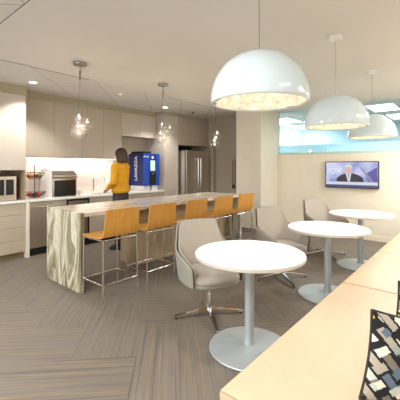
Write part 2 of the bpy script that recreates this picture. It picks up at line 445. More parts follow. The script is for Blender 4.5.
# microwave
t = thing('microwave', 'stainless microwave with dark window in the niche at the left edge', 'microwave', (0, 0, 0))
mx0, mx1, my, mz0, mz1 = 1.50, 2.045, 5.60, .935, 1.315
obj('body', bx(mx0, mx1, my + .02, my + .40, mz0, mz1, bev=.006), M['steel'], t)
dd = obj('door', bx(mx0, mx1, my, my + .02, mz0 + .0, mz1, bev=.004), M['steel'], t)
obj('window', bx(mx0 + .05, mx1 - .18, my - .003, my, mz0 + .085, mz1 - .05), M['dark'], dd)
obj('control_panel', bx(mx1 - .16, mx1 - .04, my - .003, my, mz0 + .085, mz1 - .05), M['dark'], t)
obj('handle', tb([(mx1 - .17, my - .03, mz0 + .07), (mx1 - .17, my - .03, mz1 - .04)], .007), M['steel'], dd)

# upper run
XS = [2.19, 2.74, 3.28, 3.75, 4.21]
ups = []
wl = ['first tall upper cabinet right of the microwave column, above the fruit stand', 'upper cabinet above the ice maker and behind the first glass pendant', 'upper cabinet above the faucet and the woman in yellow', 'narrow upper cabinet just left of the short cabinet over the vending machine']
for i in range(4):
    t = thing('wall_cabinet', 'greige ' + wl[i], 'cabinet', (0, 0, 0), 0, 'upper kitchen cabinets')
    obj('body', bx(XS[i] + .001, XS[i + 1] - .001, YU + .02, YB - .002, UB + .01, UT), M['cab'], t)
    door('door', XS[i], XS[i + 1], UB, UT, YU, M['cab'], t, (XS[i] + .12, XS[i] + .34, UB + .02) if i < 2 else None)
t = thing('wall_cabinet', 'short wide upper cabinet above the blue vending machine', 'cabinet', (0, 0, 0), 0, 'upper kitchen cabinets')
obj('body', bx(4.211, 5.19, YU + .02, YB - .002, 2.14, UT), M['cabtall'], t)
for x0, x1 in ((4.21, 4.70), (4.70, 5.19)): door('door', x0, x1, 2.135, UT, YU, M['cabtall'], t)
struct('trim_5', bx(.7, 5.2, YU + .03, YB, UT + .005, CEIL), M['green'])
struct('trim_6', bx(.7, XL + .03, YF + .02, YU + .03, UT - .02, CEIL), M['green'])
struct('wall_backsplash', bx(XL + .03, 4.21, YB - .012, YB, .925, UB + .01), M['splash'])
# under cabinet light strip
t = thing('light_strip', 'slim lit strip under the upper cabinets along the backsplash', 'light', (2.3, YU + .12, UB + .008))
obj('housing', bx(0, 1.86, -.012, .012, -.014, 0), M['white'], t)
obj('led_lens', bx(.01, 1.85, -.009, .009, -.017, -.014), M['lit'], t)
lamp('AREA', 'strip_lamp', (3.23, YU + .14, UB - .02), 4.5, (1.0, .94, .90), rot=(math.radians(14), 0, 0), size=1.8, size_y=.05)

# base run right of the panel
t = thing('dishwasher', 'stainless dishwasher with a bar handle under the fruit stand', 'dishwasher', (0, 0, 0))
dx0, dx1 = XL + .06, 2.84
obj('body', bx(dx0, dx1, YF + .03, YB - .01, .1, .88), M['dark'], t)
d = obj('door', bx(dx0, dx1, YF, YF + .03, .125, .875, bev=.004), M['steel'], t)
obj('handle', tube(tb([(dx0 + .04, YF - .035, .80), (dx1 - .04, YF - .035, .80)], .012), [(dx0 + .07, YF, .80), (dx0 + .07, YF - .035, .80)], .008), M['chrome'], d)
obj('toe_kick', bx(dx0, dx1, YF + .05, YF + .06, 0, .12), M['kick'], t)
t = thing('beverage_cooler', 'black framed undercounter cooler right of the dishwasher', 'cooler', (0, 0, 0))
obj('body', bx(2.85, 3.28, YF + .03, YB - .01, .1, .88), M['dark'], t)
d = obj('door', boxes((2.85, 2.875, YF, YF + .03, .12, .875), (3.255, 3.28, YF, YF + .03, .12, .875), (2.875, 3.255, YF, YF + .03, .85, .875), (2.875, 3.255, YF, YF + .03, .12, .15)), M['dark'], t)
obj('glass', bx(2.875, 3.255, YF + .008, YF + .028, .15, .85), M['steel'], d)
obj('toe_kick', bx(2.85, 3.28, YF + .05, YF + .06, 0, .1), M['kick'], t)
xs = [3.29, 3.80, 4.30, 4.78, 5.20]
bl = ['base cabinet below the sink and faucet', 'base cabinet behind the woman in yellow', 'base cabinet below the left side of the vending machine', 'base cabinet at the right end of the kitchen counter']
for i in range(4):
    t = thing('base_cabinet', 'pale greige ' + bl[i], 'cabinet', (0, 0, 0), 0, 'base kitchen cabinets')
    obj('body', bx(xs[i] + .001, xs[i + 1] - .001, YF + .02, YB - .004, .1, .885), M['base'], t)
    door('drawer', xs[i], xs[i + 1], .74, .88, YF, M['base'], t)
    door('door', xs[i], xs[i + 1], .1, .74, YF, M['base'], t)
    obj('toe_kick', bx(xs[i] + .001, xs[i + 1] - .001, YF + .06, YF + .07, 0, .1), M['kick'], t)
tag(obj('countertop', bx(XL + .06, 5.2, YC, YB - .014, .887, .925, bev=.004, seg=1), M['counter']), 'long white counter below the backsplash holding sink, ice maker and vending machine', 'countertop')

# tall pantry and refrigerator
t = thing('pantry_cabinet', 'full-height greige cabinet panel between the counter and the refrigerator', 'cabinet', (0, 0, 0))
obj('body', bx(5.2, 5.66, YF, YB - .002, .1, UT + .04), M['cabtall'], t)
for z0, z1 in ((.1, .93), (.93, 2.68)): door('door', 5.2, 5.66, z0, z1, YC, M['cabtall'], t, (5.34, 5.52, .885) if z1 < 1 else None)
obj('toe_kick', bx(5.2, 5.66, YF + .04, YF + .05, 0, .1), M['kick'], t)
t = thing('bridge_cabinet', 'wide greige cabinet panel bridging over the refrigerator', 'cabinet', (0, 0, 0))
obj('body', bx(5.662, 6.82, YF, YB - .002, 2.0, UT + .04), M['cab'], t)
for x0, x1 in ((5.66, 6.24), (6.24, 6.82)): door('door', x0, x1, 2.0, 2.68, YC, M['cab'], t)
struct('trim_7', bx(5.2, 6.83, YF + .02, YB, UT + .045, CEIL), M['cab'])
t = thing('refrigerator', 'stainless two-door refrigerator in the dark alcove', 'refrigerator', (5.86, 5.42, 0))
obj('body', bx(0, .90, .06, .66, .04, 1.87), M['cabtall'], t)
for k, (x0, x1) in enumerate(((0, .448), (.452, .90))):
    d = obj('door', bx(x0, x1, 0, .058, .06, 1.88, bev=.008), M['steel'], t)
    hx = .40 if k == 0 else .50
    obj('handle', tube(tube(tb([(hx, -.05, .75), (hx, -.05, 1.68)], .013), [(hx, 0, .78), (hx, -.05, .78)], .009), [(hx, 0, 1.65), (hx, -.05, 1.65)], .009), M['chrome'], d)
obj('foot', boxes((.05, .1, .1, .15, 0, .04), (.8, .85, .1, .15, 0, .04), (.05, .1, .55, .6, 0, .04), (.8, .85, .55, .6, 0, .04)), M['dark'], t)
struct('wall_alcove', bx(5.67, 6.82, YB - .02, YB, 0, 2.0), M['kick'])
# niche in the end wall beside the column
t = thing('wall_niche', 'narrow tan framed recess in the end wall beside the white column', 'niche', (6.94, 4.74, 1.0))
obj('frame', boxes((-.02, .01, -.05, .05, .62, .65), (-.02, .01, -.05, -.04, -.1, .62), (-.02, .01, .04, .05, -.1, .62)), M['wood'], t)
obj('back_plate', bx(0, .008, -.04, .04, .0, .62), M['wood'], t)
obj('latch', bx(-.02, .008, -.04, .04, -.1, -.0), M['dark'], t)

# ice maker / nugget machine
t = thing('ice_maker', 'stainless countertop ice machine with curved hood and black front', 'ice machine', (0, 0, .925))
def Zs(z): return z
ix0, ix1, iy0, iy1 = 2.62, 3.07, 5.60, 6.05
prof = [(iy1, 0), (iy0, 0), (iy0, .33), (iy0 - .02, .36), (iy0 - .02, .385), (iy0 + .10, .47), (iy0 + .2, .50), (iy1, .50)]
b2 = bmesh.new(); A = [b2.verts.new((ix0, y, z)) for y, z in prof]; B = [b2.verts.new((ix1, y, z)) for y, z in prof]
b2.faces.new(A); b2.faces.new(B[::-1])
for k in range(len(prof)): b2.faces.new((A[k], B[k], B[(k + 1) % len(prof)], A[(k + 1) % len(prof)]))
obj('body', b2, M['hood'], t)
obj('front_panel', bx(ix0 + .04, ix1 - .02, iy0 - .01, iy0 + .001, .015, .30, bev=.006), M['dark'], t)
obj('hood', tb([(ix0, iy0 - .024, .365), (ix1, iy0 - .024, .365)], .018), M['steel'], t, True)
obj('side_panel', bx(ix0 - .006, ix0, iy0 + .01, iy1, .0, .46, bev=.002), M['counter'], t)
# paper cup stack next to it
tag(obj('paper_cup', lathe(bmesh.new(), [(0, 0), (.026, 0), (.036, .09), (.033, .09), (.024, .005), (0, .005)], 20), M['white'], smooth=True, loc=(3.20, 5.72, .925)), 'small white cup on the counter right of the ice machine', 'cup')
# faucet and sink
t = thing('faucet', 'slim square-arched chrome kitchen faucet behind the woman', 'faucet', (3.62, 5.93, .925))
obj('base', lathe(bmesh.new(), [(0, 0), (.028, 0), (.028, .02), (.016, .03), (0, .03)], 20), M['chrome'], t, True)
pts = [(0, 0, 0), (0, 0, .28), (.0, -.006, .30), (.02, -.03, .315), (.13, -.15, .32), (.15, -.17, .30), (.155, -.175, .20)]
obj('spout', tb(pts, .011, 12), M['chrome'], t, True)
obj('lever', tb([(-.012, 0, .05), (-.07, 0, .07)], .006), M['chrome'], t)
t = thing('sink', 'stainless undermount sink set in the counter under the faucet', 'sink', (3.7, 5.72, .926))
obj('rim', boxes((-.24, .24, -.15, -.135, -.001, .003), (-.24, .24, .135, .15, -.001, .003), (-.24, -.225, -.135, .135, -.001, .003), (.225, .24, -.135, .135, -.001, .003)), M['steel'], t)
obj('basin', bx(-.225, .225, -.135, .135, -.001, .001), M['nickel'], t)

# two tier fruit stand
t = thing('fruit_stand', 'two-tier dark wire fruit stand on the counter by the microwave column', 'fruit stand', (2.40, 5.78, .925))
obj('post', tb([(0, 0, 0), (0, 0, .56)], .007), M['wire'], t)
obj('ring_handle', tube(bmesh.new(), [(math.cos(a) * .025, 0, .585 + math.sin(a) * .025) for a in [2 * PI * k / 16 for k in range(16)]], .004, 8, closed=True), M['wire'], t, True)
def basket(R, z, h):
    b3 = bmesh.new()
    for rr, zz in ((R, z + h), (R * .72, z + h * .35), (R * .42, z)):
        tube(b3, [(math.cos(a) * rr, math.sin(a) * rr, zz) for a in [2 * PI * k / 28 for k in range(28)]], .004, 6, closed=True)
    for k in range(16):
        a = 2 * PI * k / 16; tube(b3, [(math.cos(a) * r2, math.sin(a) * r2, z2) for r2, z2 in ((0.006, z), (R * .42, z), (R * .72, z + h * .35), (R, z + h))], .003, 6)
    return b3
obj('lower_basket', basket(.175, .02, .085), M['wire'], t, True); obj('upper_basket', basket(.165, .33, .11), M['wire'], t, True)
for nm, z, R, lab in (('lower', .055, .09, 'lower'), ('upper', .372, .085, 'upper')):
    for k in range(6):
        a = 2 * PI * k / 6 + (.4 if nm == 'upper' else 0)
        kd, mm = [('orange', 'orange'), ('apple', 'redf'), ('plum', 'purple'), ('orange', 'orange'), ('plum', 'purple'), ('pear', 'greenf')][k]
        if nm == 'lower': kd, mm = [('apple', 'redf'), ('plum', 'purple'), ('apple', 'redf')][k % 3]
        r = .036
        fo_ = obj(kd, lathe(bmesh.new(), [(0, -.8 * r), (.5 * r, -.95 * r), (.9 * r, -.5 * r), (r, 0), (.85 * r, .6 * r), (.4 * r, .9 * r), (0, .75 * r)] if kd != 'pear' else [(0, -r), (.8 * r, -.8 * r), (r, -.1 * r), (.55 * r, .8 * r), (.3 * r, 1.3 * r), (0, 1.4 * r)], 20), M[mm], smooth='all', loc=(2.40 + R * math.cos(a), 5.78 + R * math.sin(a), .925 + z + .012))
        col = {'orange': 'orange', 'redf': 'red', 'purple': 'dark purple', 'greenf': 'green'}[mm]
        rr_ = .647 * math.cos(a) - .763 * math.sin(a); ff_ = .763 * math.cos(a) + .647 * math.sin(a)
        side = ('front' if ff_ < -.5 else 'back' if ff_ > .5 else '') + (' left' if rr_ < -.05 else ' right' if rr_ > .05 else '')
        tag(fo_, f'{col if col != kd else "bright"} {kd} at the {side.strip()} of the {lab} basket of the fruit stand', 'fruit', 'fruit in the fruit stand')

# vending / coffee machine
t = thing('coffee_machine', 'tall blue branded coffee machine on the counter with a lit screen', 'coffee machine', (4.61, 5.53, .925))
obj('body', bx(0, .46, .02, .54, .115, .835, bev=.008), M['blue'], t)
obj('foot_stand', boxes((.02, .20, .04, .5, 0, .115), (.26, .44, .04, .5, 0, .115)), M['white'], t)
obj('hopper', bx(.03, .30, .1, .5, .835, .885, bev=.015), M['dark'], t)
obj('front_panel', bx(.0, .46, 0, .02, .115, .835, bev=.004), M['blue2'], t)
obj('dispensing_bay', bx(.16, .345, -.004, .0, .13, .40), M['dark'], t)
sc = obj('screen_surround', bx(.15, .345, -.01, .0, .41, .815, bev=.004), M['blue'], t)
mscr = mat('menu_screen', (170, 200, 180), .3, noise=.4, scale=22, emit=(170, 205, 190), es=.6)
obj('menu_screen', bx(.18, .31, -.014, -.01, .45, .68), mscr, sc)
obj('button', bx(.21, .27, -.014, -.01, .72, .78), M['white'], sc)
obj('nozzle', lathe(bmesh.new(), [(0, .36), (.02, .36), (.025, .40), (0, .40)], 16, .25, -.02), M['nickel'], t)
def text(body, size, m, parent, loc, rot, ext=.002, name='lettering', bold=0.0):
    cu = bpy.data.curves.new(name, 'FONT'); cu.body = body; cu.size = size; cu.extrude = ext; cu.align_x = 'CENTER'; cu.align_y = 'CENTER'; cu.offset = bold
    tmp = bpy.data.objects.new('tmp', cu); C.objects.link(tmp)
    dg = bpy.context.evaluated_depsgraph_get(); me = bpy.data.meshes.new_from_object(tmp.evaluated_get(dg))
    bpy.data.objects.remove(tmp); o = bpy.data.objects.new(name, me); C.objects.link(o); me.materials.clear(); me.materials.append(m)
    o.parent = parent; o.location = loc; o.rotation_euler = rot
    return o
# side face looks to -x; the word runs bottom to top
text('LAVAZZA', .125, M['white'], t, (-.003, .27, .50), (PI / 2, -PI / 2, -PI / 2), bold=.004)
text('LAVAZZA', .045, M['white'], t, (.08, -.002, .76), (PI / 2, 0, 0))

# ------------------------------------------------------------------ island
IX0, IX1, IY0, IY1, IZ = 1.945, 5.36, 3.46, 4.31, .93
t = thing('kitchen_island', 'long marble waterfall island with honey stools along it', 'kitchen island', (0, 0, 0))
obj('countertop', bx(IX0 + .052, IX1, IY0, IY1, IZ - .05, IZ, bev=.003, seg=1), M['marblet'], t)
obj('end_panel', bx(IX0, IX0 + .05, IY0, IY1, 0, IZ, bev=.003, seg=1), M['marble'], t)
obj('base', bx(3.05, 5.3, 3.82, 4.22, .0, IZ - .052), M['stone'], t)
obj('far_end_panel', bx(5.302, IX1 - .002, IY0 + .02, IY1 - .02, 0, IZ - .052), M['marble'], t)

# ------------------------------------------------------------------ bar stools (local: back at -y, facing +y, origin at centre)
def make_stool():
    t = thing('bar_stool', '', 'bar stool', (0, 0, 0), 0, 'honey wood bar stools at the island')
    w2 = .235
    # one bent ply shell
    prof = [(.215, .672), (.20, .690), (.0, .686), (-.13, .690), (-.185, .705), (-.212, .745), (-.222, .83), (-.232, .92), (-.24, 1.005)]
    b2 = bmesh.new(); th = .012; rows = []
    for i, (y, z) in enumerate(prof):
        a = Vector(prof[max(i - 1, 0)]); c = Vector(prof[min(i + 1, len(prof) - 1)]); d = (c - a).normalized(); nrm = Vector((-d.y, d.x))
        wd = w2 * (1 if i < 5 else 1 - .05 * (i - 4) / 4)
        row = []
        for s in (-1, 1):
            for sd in (1, -1): row.append(b2.verts.new((s * wd, y + nrm.x * th / 2 * sd, z + nrm.y * th / 2 * sd)))
        rows.append(row)
    for A, B in zip(rows, rows[1:]):
        b2.faces.new((A[0], A[2], B[2], B[0])); b2.faces.new((A[1], B[1], B[3], A[3]))
        b2.faces.new((A[0], B[0], B[1], A[1])); b2.faces.new((A[2], A[3], B[3], B[2]))
    b2.faces.new(rows[0]); b2.faces.new(rows[-1])
    for f in list(b2.faces):
        pass
    b2.faces.ensure_lookup_table()
    # split the bent shell into its two named zones
    bseat = bmesh.new(); bback = bmesh.new()
    def shellpart(bm, sl):
        rr = []
        for i in sl:
            y, z = prof[i]; a = Vector(prof[max(i - 1, 0)]); c = Vector(prof[min(i + 1, len(prof) - 1)]); d = (c - a).normalized(); nrm = Vector((-d.y, d.x))
            wd = w2 * (1 if i < 5 else 1 - .05 * (i - 4) / 4)
            rr.append([bm.verts.new((s * wd, y + nrm.x * th / 2 * sd, z + nrm.y * th / 2 * sd)) for s, sd in ((-1, 1), (1, 1), (1, -1), (-1, -1))])
        for A, B in zip(rr, rr[1:]):
            for k in range(4): bm.faces.new((A[k], A[(k + 1) % 4], B[(k + 1) % 4], B[k]))
        bm.faces.new(rr[0]); bm.faces.new(rr[-1][::-1])
        return bm
    b2.free()
    obj('seat', shellpart(bseat, range(0, 5)), M['ply'], t, True)
    obj('backrest', shellpart(bback, range(4, len(prof))), M['ply'], t, True)
    r = .0095
    for sx in (-1, 1):
        for sy in (-1, 1):
            obj('leg', tb([(sx * .232, sy * .20, 0), (sx * .226, sy * .197, .672)], r), M['chrome'], t, True)
    fr = bmesh.new()
    q = [(-.226, -.197), (.226, -.197), (.226, .197), (-.226, .197)]
    for k in range(4): tube(fr, [(*q[k], .668), (*q[(k + 1) % 4], .668)], r)
    obj('seat_frame', fr, M['chrome'], t, True)
    q = [(-.231, -.199), (.231, -.199), (.231, .199), (-.231, .199)]
    for k in range(4):
        obj('stretcher', tb([(*q[k], .19), (*q[(k + 1) % 4], .19)], .0075), M['chrome'], t, True)
    return t
st = make_stool()
sl = ['honey wood bar stool nearest the marble end panel, with its whole frame visible',
      'second honey wood bar stool from the marble end panel',
      'middle honey wood bar stool, above the back of the nearest lounge chair',
      'fourth honey wood bar stool from the marble end panel, next to the last one',
      'last honey wood bar stool, nearest the white column']
for i, x in enumerate([2.19, 2.80, 3.45, 4.11, 4.75]):
    rz = [0, 0, .02, -.02, -.04][i]
    if i == 0: st.location = (x, 3.22, 0); st.rotation_euler.z = rz; st['label'] = sl[0]
    else: dup(st, (x, 3.22, 0), rz, sl[i])

# ------------------------------------------------------------------ round tables
def make_table():
    t = thing('round_table', '', 'table', (0, 0, 0), 0, 'round white tables along the bench')
    R = .437
    obj('tabletop', lathe(bmesh.new(), [(0, .747), (R - .006, .747), (R - .001, .751), (R - .001, .773), (R - .004, .776), (0, .776)], 72), M['ttop'], t, True)
    obj('edge_band', lathe(bmesh.new(), [(R - .001, .7475), (R + .003, .7485), (R + .003, .7715), (R - .001, .774)], 72, closed_prof=True), M['tedge'], t, True)
    obj('column', lathe(bmesh.new(), [(0, .03), (.052, .03), (.046, .055), (.040, .075), (.038, .10), (.038, .725), (.05, .735), (.05, .746), (0, .746)], 32), M['tbase'], t, True)
    obj('base', lathe(bmesh.new(), [(0, 0), (.322, 0), (.328, .006), (.323, .014), (.2, .028), (.085, .04), (0, .042)], 64), M['tbase'], t, True)
    return t
tb0 = make_table()
tl = ['largest, nearest round white pedestal table in front of the bench', 'middle round white pedestal table, between the nearest and the one under the television', 'farthest round white pedestal table, just below the television']
for i, (x, y) in enumerate([(2.256, 1.39), (3.76, 1.278), (5.192, 1.284)]):
    if i == 0: tb0.location = (x, y, 0); tb0['label'] = tl[0]
    else: dup(tb0, (x, y, 0), 0, tl[i])

# ------------------------------------------------------------------ lounge chairs (facing +x locally)
def make_chair():
    t = thing('lounge_chair', '', 'chair', (0, 0, 0), 0, 'greige swivel lounge chairs')
    half = [(.25, .265, .56), (.16, .290, .60), (.04, .302, .635), (-.08, .298, .655), (-.16, .280, .675), (-.215, .258, .70), (-.238, .240, .82), (-.25, .226, .900), (-.262, .20, .912), (-.272, .10, .914), (-.275, 0, .914)]
    plan = half + [(x, -y, z) for x, y, z in half[-2::-1]]
    b2 = bmesh.new(); rows = []
    lv = [(0.0, 0), (.12, 0), (.45, 0), (.8, 0), (1.0, 0)]
    def pos(x, y, zt, tt):
        z = .37 + (zt - .37) * tt
        k = min(1, (z - .37) / .25); s = .90 + .10 * k          # gathers in towards the seat pan
        top = max(0, (z - .62)) / .28                            # back narrows and leans towards its top
        return Vector((x * s - .055 * top * (1 if x < -.1 else 0), y * s * (1 - .03 * top), z))
    for tt, _ in lv: rows.append([b2.verts.new(pos(x, y, z, tt)) for x, y, z in plan])
    n = len(plan)
    for A, B in zip(rows, rows[1:]):
        for k in range(n - 1): b2.faces.new((A[k], A[k + 1], B[k + 1], B[k]))
    o = obj('shell', b2, [M['uphd'], M['uph']], t, 'all')
    sd = o.modifiers.new('thick', 'SOLIDIFY'); sd.thickness = .020; sd.offset = 1 ; sd.material_offset = 0
    sub(o, 2)
    # inner lining in the lighter cloth
    b3 = bmesh.new(); rows = []
    for tt in (.02, .2, .5, .8, .985):
        rows.append([b3.verts.new(pos(x, y, z, tt) + Vector((0.0, 0, 0))) for x, y, z in plan])
    for A, B in zip(rows, rows[1:]):
        for k in range(n - 1): b3.faces.new((A[k], A[k + 1], B[k + 1], B[k]))
    for v in b3.verts:
        d = Vector((.05, 0, 0)) - Vector((v.co.x, v.co.y, 0)); d.z = 0; d.normalize(); v.co += d * .022
    o = obj('backrest_lining', b3, M['uph'], t, 'all'); sd = o.modifiers.new('thick', 'SOLIDIFY'); sd.thickness = .012; sd.offset = 0; sub(o, 2)
    # seat pan + cushion (superellipse plan)
    def sup(R, Ry, z, x0, e=3.2, n=40):
        out = []
        for k in range(n):
            a = 2 * PI * k / n; c, s = math.cos(a), math.sin(a)
            out.append((x0 + R * math.copysign(abs(c) ** (2 / e), c), Ry * math.copysign(abs(s) ** (2 / e), s), z))
        return out
    def loft(levels):
        b4 = bmesh.new(); rr = [[b4.verts.new(p) for p in sup(*L)] for L in levels]
        for A, B in zip(rr, rr[1:]):
            for k in range(len(A)): b4.faces.new((A[k], A[(k + 1) % len(A)], B[(k + 1) % len(A)], B[k]))
        b4.faces.new(rr[0][::-1]); b4.faces.new(rr[-1]); return b4
    obj('seat_pan', loft([(.10, .10, .325, .0), (.20, .19, .335, .005), (.262, .255, .362, .005), (.272, .268, .385, .005), (.26, .26, .40, .005)]), M['uphd'], t, 'all')
    obj('seat_cushion', loft([(.235, .235, .392, .035), (.255, .245, .41, .04), (.26, .248, .435, .04), (.245, .235, .462, .035), (.19, .18, .472, .03), (.09, .09, .474, .03)]), M['uph'], t, 'all')
    obj('column', lathe(bmesh.new(), [(0, .07), (.026, .07), (.026, .22), (.018, .22), (.018, .31), (.06, .325), (0, .325)], 24), M['chrome'], t, True)
    for k in range(4):
        a = k * PI / 2 - .21
        b5 = bmesh.new(); L = .345
        ring = []
        for rr_, z0, z1, wd in ((.0, .055, .085, .020), (.16, .038, .062, .017), (.31, .018, .036, .014), (L, .012, .026, .012)):
            ring.append([b5.verts.new((rr_ * math.cos(a) - s * wd * math.sin(a), rr_ * math.sin(a) + s * wd * math.cos(a), z)) for s, z in ((-1, z0), (1, z0), (1, z1), (-1, z1))])
        for A, B in zip(ring, ring[1:]):
            for q in range(4): b5.faces.new((A[q], A[(q + 1) % 4], B[(q + 1) % 4], B[q]))
        b5.faces.new(ring[0]); b5.faces.new(ring[-1][::-1])
        g = obj('leg', b5, M['chrome'], t)
        obj('glide', lathe(bmesh.new(), [(0, 0), (.012, 0), (.012, .014), (0, .014)], 12, (L - .02) * math.cos(a), (L - .02) * math.sin(a)), M['dark'], g)
    return t
ch = make_chair()
cl = ['nearest greige upholstered swivel armchair behind the largest table', 'second greige swivel armchair, behind the middle table and right of the last bar stool', 'farthest greige swivel armchair, left of the table below the television']
for i, (x, y, a) in enumerate([(2.48, 1.99, -117), (3.93, 1.92, -117), (5.44, 1.88, -124)]):
    if i == 0: ch.location = (x, y, 0); ch.rotation_euler.z = math.radians(a); ch['label'] = cl[0]
    else: dup(ch, (x, y, 0), math.radians(a), cl[i])

# ------------------------------------------------------------------ bench
t = thing('bench', 'long cream leather bench running from the foreground to the far wall', 'bench', (0, 0, 0))
obj('plinth', bx(1.24, 7.08, -.06, .80, 0, .12), M['plinth'], t)
obj('frame', bx(1.19, 7.08, -.24, .872, .12, .33, bev=.01), M['leather'], t)
bk = [1.177, 2.996, 4.35, 5.70, 7.08]
for a, b2 in zip(bk, bk[1:]):
    b3 = bx(a + .003, b2 - .003, .0, .892, .332, .45, bev=.016, seg=3)
    cu = obj('seat_cushion', b3, M['leather'], t, True)
    obj('welt', tb([(a + .008, .02, .444), (a + .008, .884, .444)], .004, 6), M['leatherd'], cu)
obj('backrest', bx(1.19, 7.08, -.24, -.10, .33, .80, bev=.02, seg=3), M['leather'], t, True)

# ------------------------------------------------------------------ pillows with interlaced bar print
def make_pillow(name, W, H, T, seed):
    """flat in local xy, front face +z"""
    N = 110; b2 = bmesh.new(); rnd = random.Random(seed)
    cols = [(150, 158, 150), (186, 190, 178), (120, 112, 98), (168, 158, 140), (94, 108, 124), (218, 212, 196), (206, 158, 30)]
    wts = [5, 5, 4, 4, 3, 4, 1.6]
    S_ = .048
    cache = {}
    def color(x, y):
        # diagonal basket weave of bars on black
        u = (x + y) / (S_ * 1.4142); v = (x - y) / (S_ * 1.4142)
        best = (20, 20, 22)
        for ori, (p, q) in enumerate(((u, v), (v, u))):
            lane = math.floor(p); fp = p - lane
            if .2 < fp < .8:
                off = lane * 1.5 + ori * 1.1; k = math.floor((q + off) / 3.0); fq = (q + off) / 3.0 - k
                if fq < .74:
                    key = (ori, lane, k if fq < .5 else k + .5)
                    if key not in cache: cache[key] = rnd.choices(cols, wts)[0]
                    over = (lane + math.floor(q)) % 2
                    if ori == 0 or over: best = cache[key]
        return lin(best)
    cl_ = b2.loops.layers.float_color.new('print')
    def hgt(i, j):
        a = 1 - abs(2 * i / N - 1) ** 2.6; c = 1 - abs(2 * j / N - 1) ** 2.6
        return T / 2 * max(0, a * c) ** .5
    def xy(i, j):
        a, c = 2 * i / N - 1, 2 * j / N - 1
        return (W / 2 * a * (1 - .06 * (1 - abs(c) ** 2) * abs(a) ** 3 - 0), H / 2 * c * (1 - .06 * (1 - abs(a) ** 2) * abs(c) ** 3))
    G = {}
    for sd in (1, -1):
        for i in range(N + 1):
            for j in range(N + 1):
                e = i in (0, N) or j in (0, N)
                if e and sd == -1: G[sd, i, j] = G[1, i, j]; continue
                x, y = xy(i, j); G[sd, i, j] = b2.verts.new((x, y, sd * hgt(i, j)))
    for sd in (1, -1):
        for i in range(N):
            for j in range(N):
                q = [G[sd, i, j], G[sd, i + 1, j], G[sd, i + 1, j + 1], G[sd, i, j + 1]]
                f = b2.faces.new(q if sd == 1 else q[::-1])
                x, y = xy(i + .5, j + .5); c = color(x + seed * .31, y + (3 if sd < 0 else 0))
                for l in f.loops: l[cl_] = c
    o = obj(name, b2, M['pattern'], None, 'all')
    pts = []
    for i in range(N): pts.append((*xy(i, 0), 0))
    for j in range(N): pts.append((*xy(N, j), 0))
    for i in range(N, 0, -1): pts.append((*xy(i, N), 0))
    for j in range(N, 0, -1): pts.append((*xy(0, j), 0))
    obj('piping', tube(bmesh.new(), pts, .006, 8, closed=True), M['slot'], o, 'all')
    return o
def orient(o, center, normal, up, roll=0):
    z = Vector(normal).normalized(); u = Vector(up); y = (u - z * u.dot(z)).normalized(); x = y.cross(z)
    m = Matrix((x, y, z)).transposed().to_4x4() @ Matrix.Rotation(roll, 4, 'Z'); m.translation = center; o.matrix_world = m
p1 = make_pillow('throw_pillow', .46, .36, .12, 3)
w_ = Vector((.62, -.76, -.19)).normalized(); e_ = Vector((.2, -.08, .96)).normalized()
orient(p1, Vector((1.45, .362, .512)) + w_ * .23 + e_ * .175, w_.cross(e_), e_, 0)
tag(p1, 'black throw pillow with grey, blue and yellow interlaced bars, nearest the camera', 'pillow', 'patterned pillows on the bench')
p2 = make_pillow('throw_pillow', .46, .35, .12, 5)
orient(p2, Vector((1.93, .335, .52)) + w_ * .23 + e_ * .17, w_.cross(e_), e_, 0)
tag(p2, 'patterned throw pillow behind the nearest one, showing yellow and white bars', 'pillow', 'patterned pillows on the bench')

# ------------------------------------------------------------------ dome pendants
def make_dome():
    t = thing('dome_pendant', '', 'pendant lamp', (0, 0, 0), 0, 'white dome pendant lamps over the tables')
    R, H, z0 = .30, .295, 1.862
    def prof(R, H, zb, n=18):
        out = []
        for k in range(n + 1):
            a = PI / 2 * k / n
            out.append((R * math.cos(a) ** .92 if k < n else 0, zb + H * math.sin(a)))
        return out
    outer = [(R - .018, z0), (R - .008, z0 - .002), (R, z0 + .006)] + prof(R, H, z0 + .02)[0:]
    obj('shade', lathe(bmesh.new(), [(R - .02, z0 + .004)] + outer + prof(R - .012, H - .012, z0 + .02)[::-1], 72), M['domeo'], t, 'all')
    b2 = lathe(bmesh.new(), [(R - .02, z0 + .006)] + prof(R - .024, H - .04, z0 + .03), 96)
    rnd = random.Random(2)
    bmp = [(rnd.uniform(0, 2 * PI), rnd.uniform(0, 1.3), rnd.uniform(.06, .16)) for _ in range(70)]
    for v in b2.verts:
        a = math.atan2(v.co.y, v.co.x); e = math.atan2(v.co.z - z0, math.hypot(v.co.x, v.co.y)); s = 0
        for (ba, be, bw) in bmp:
            da = (a - ba + PI) % (2 * PI) - PI; d2 = (da * math.cos(e)) ** 2 + (e - be) ** 2
            s += math.exp(-d2 / bw ** 2 * 2)
        k = min(s, 1.6) * .02; r = Vector((v.co.x, v.co.y, v.co.z - z0)).normalized(); v.co -= r * k
    obj('relief_lining', b2, M['plaster'], t, 'all')
    obj('lamp_holder', lathe(bmesh.new(), [(0, z0 + H - .06), (.03, z0 + H - .06), (.03, z0 + H - .14), (0, z0 + H - .14)], 20), M['white'], t, True)
    obj('bulb', sphere(bmesh.new(), (0, 0, z0 + H - .165), .035), M['bulb'], t, 'all')
    obj('cord', tb([(0, 0, z0 + H + .01), (0, 0, CEIL - .02)], .0022, 8), M['nickel'], t)
    obj('canopy', lathe(bmesh.new(), [(0, CEIL - .028), (.065, CEIL - .024), (.072, CEIL - .002), (0, CEIL - .002)], 32), M['white'], t, True)
    return t
dm = make_dome()
dl = ['largest, nearest white dome pendant lamp with ornate plaster inside', 'middle white dome pendant lamp, between the nearest and the smallest', 'farthest white dome pendant lamp, partly behind the middle one']
DOMES = [(1.765, 1.017), (3.323, 1.05), (4.857, 1.062)]
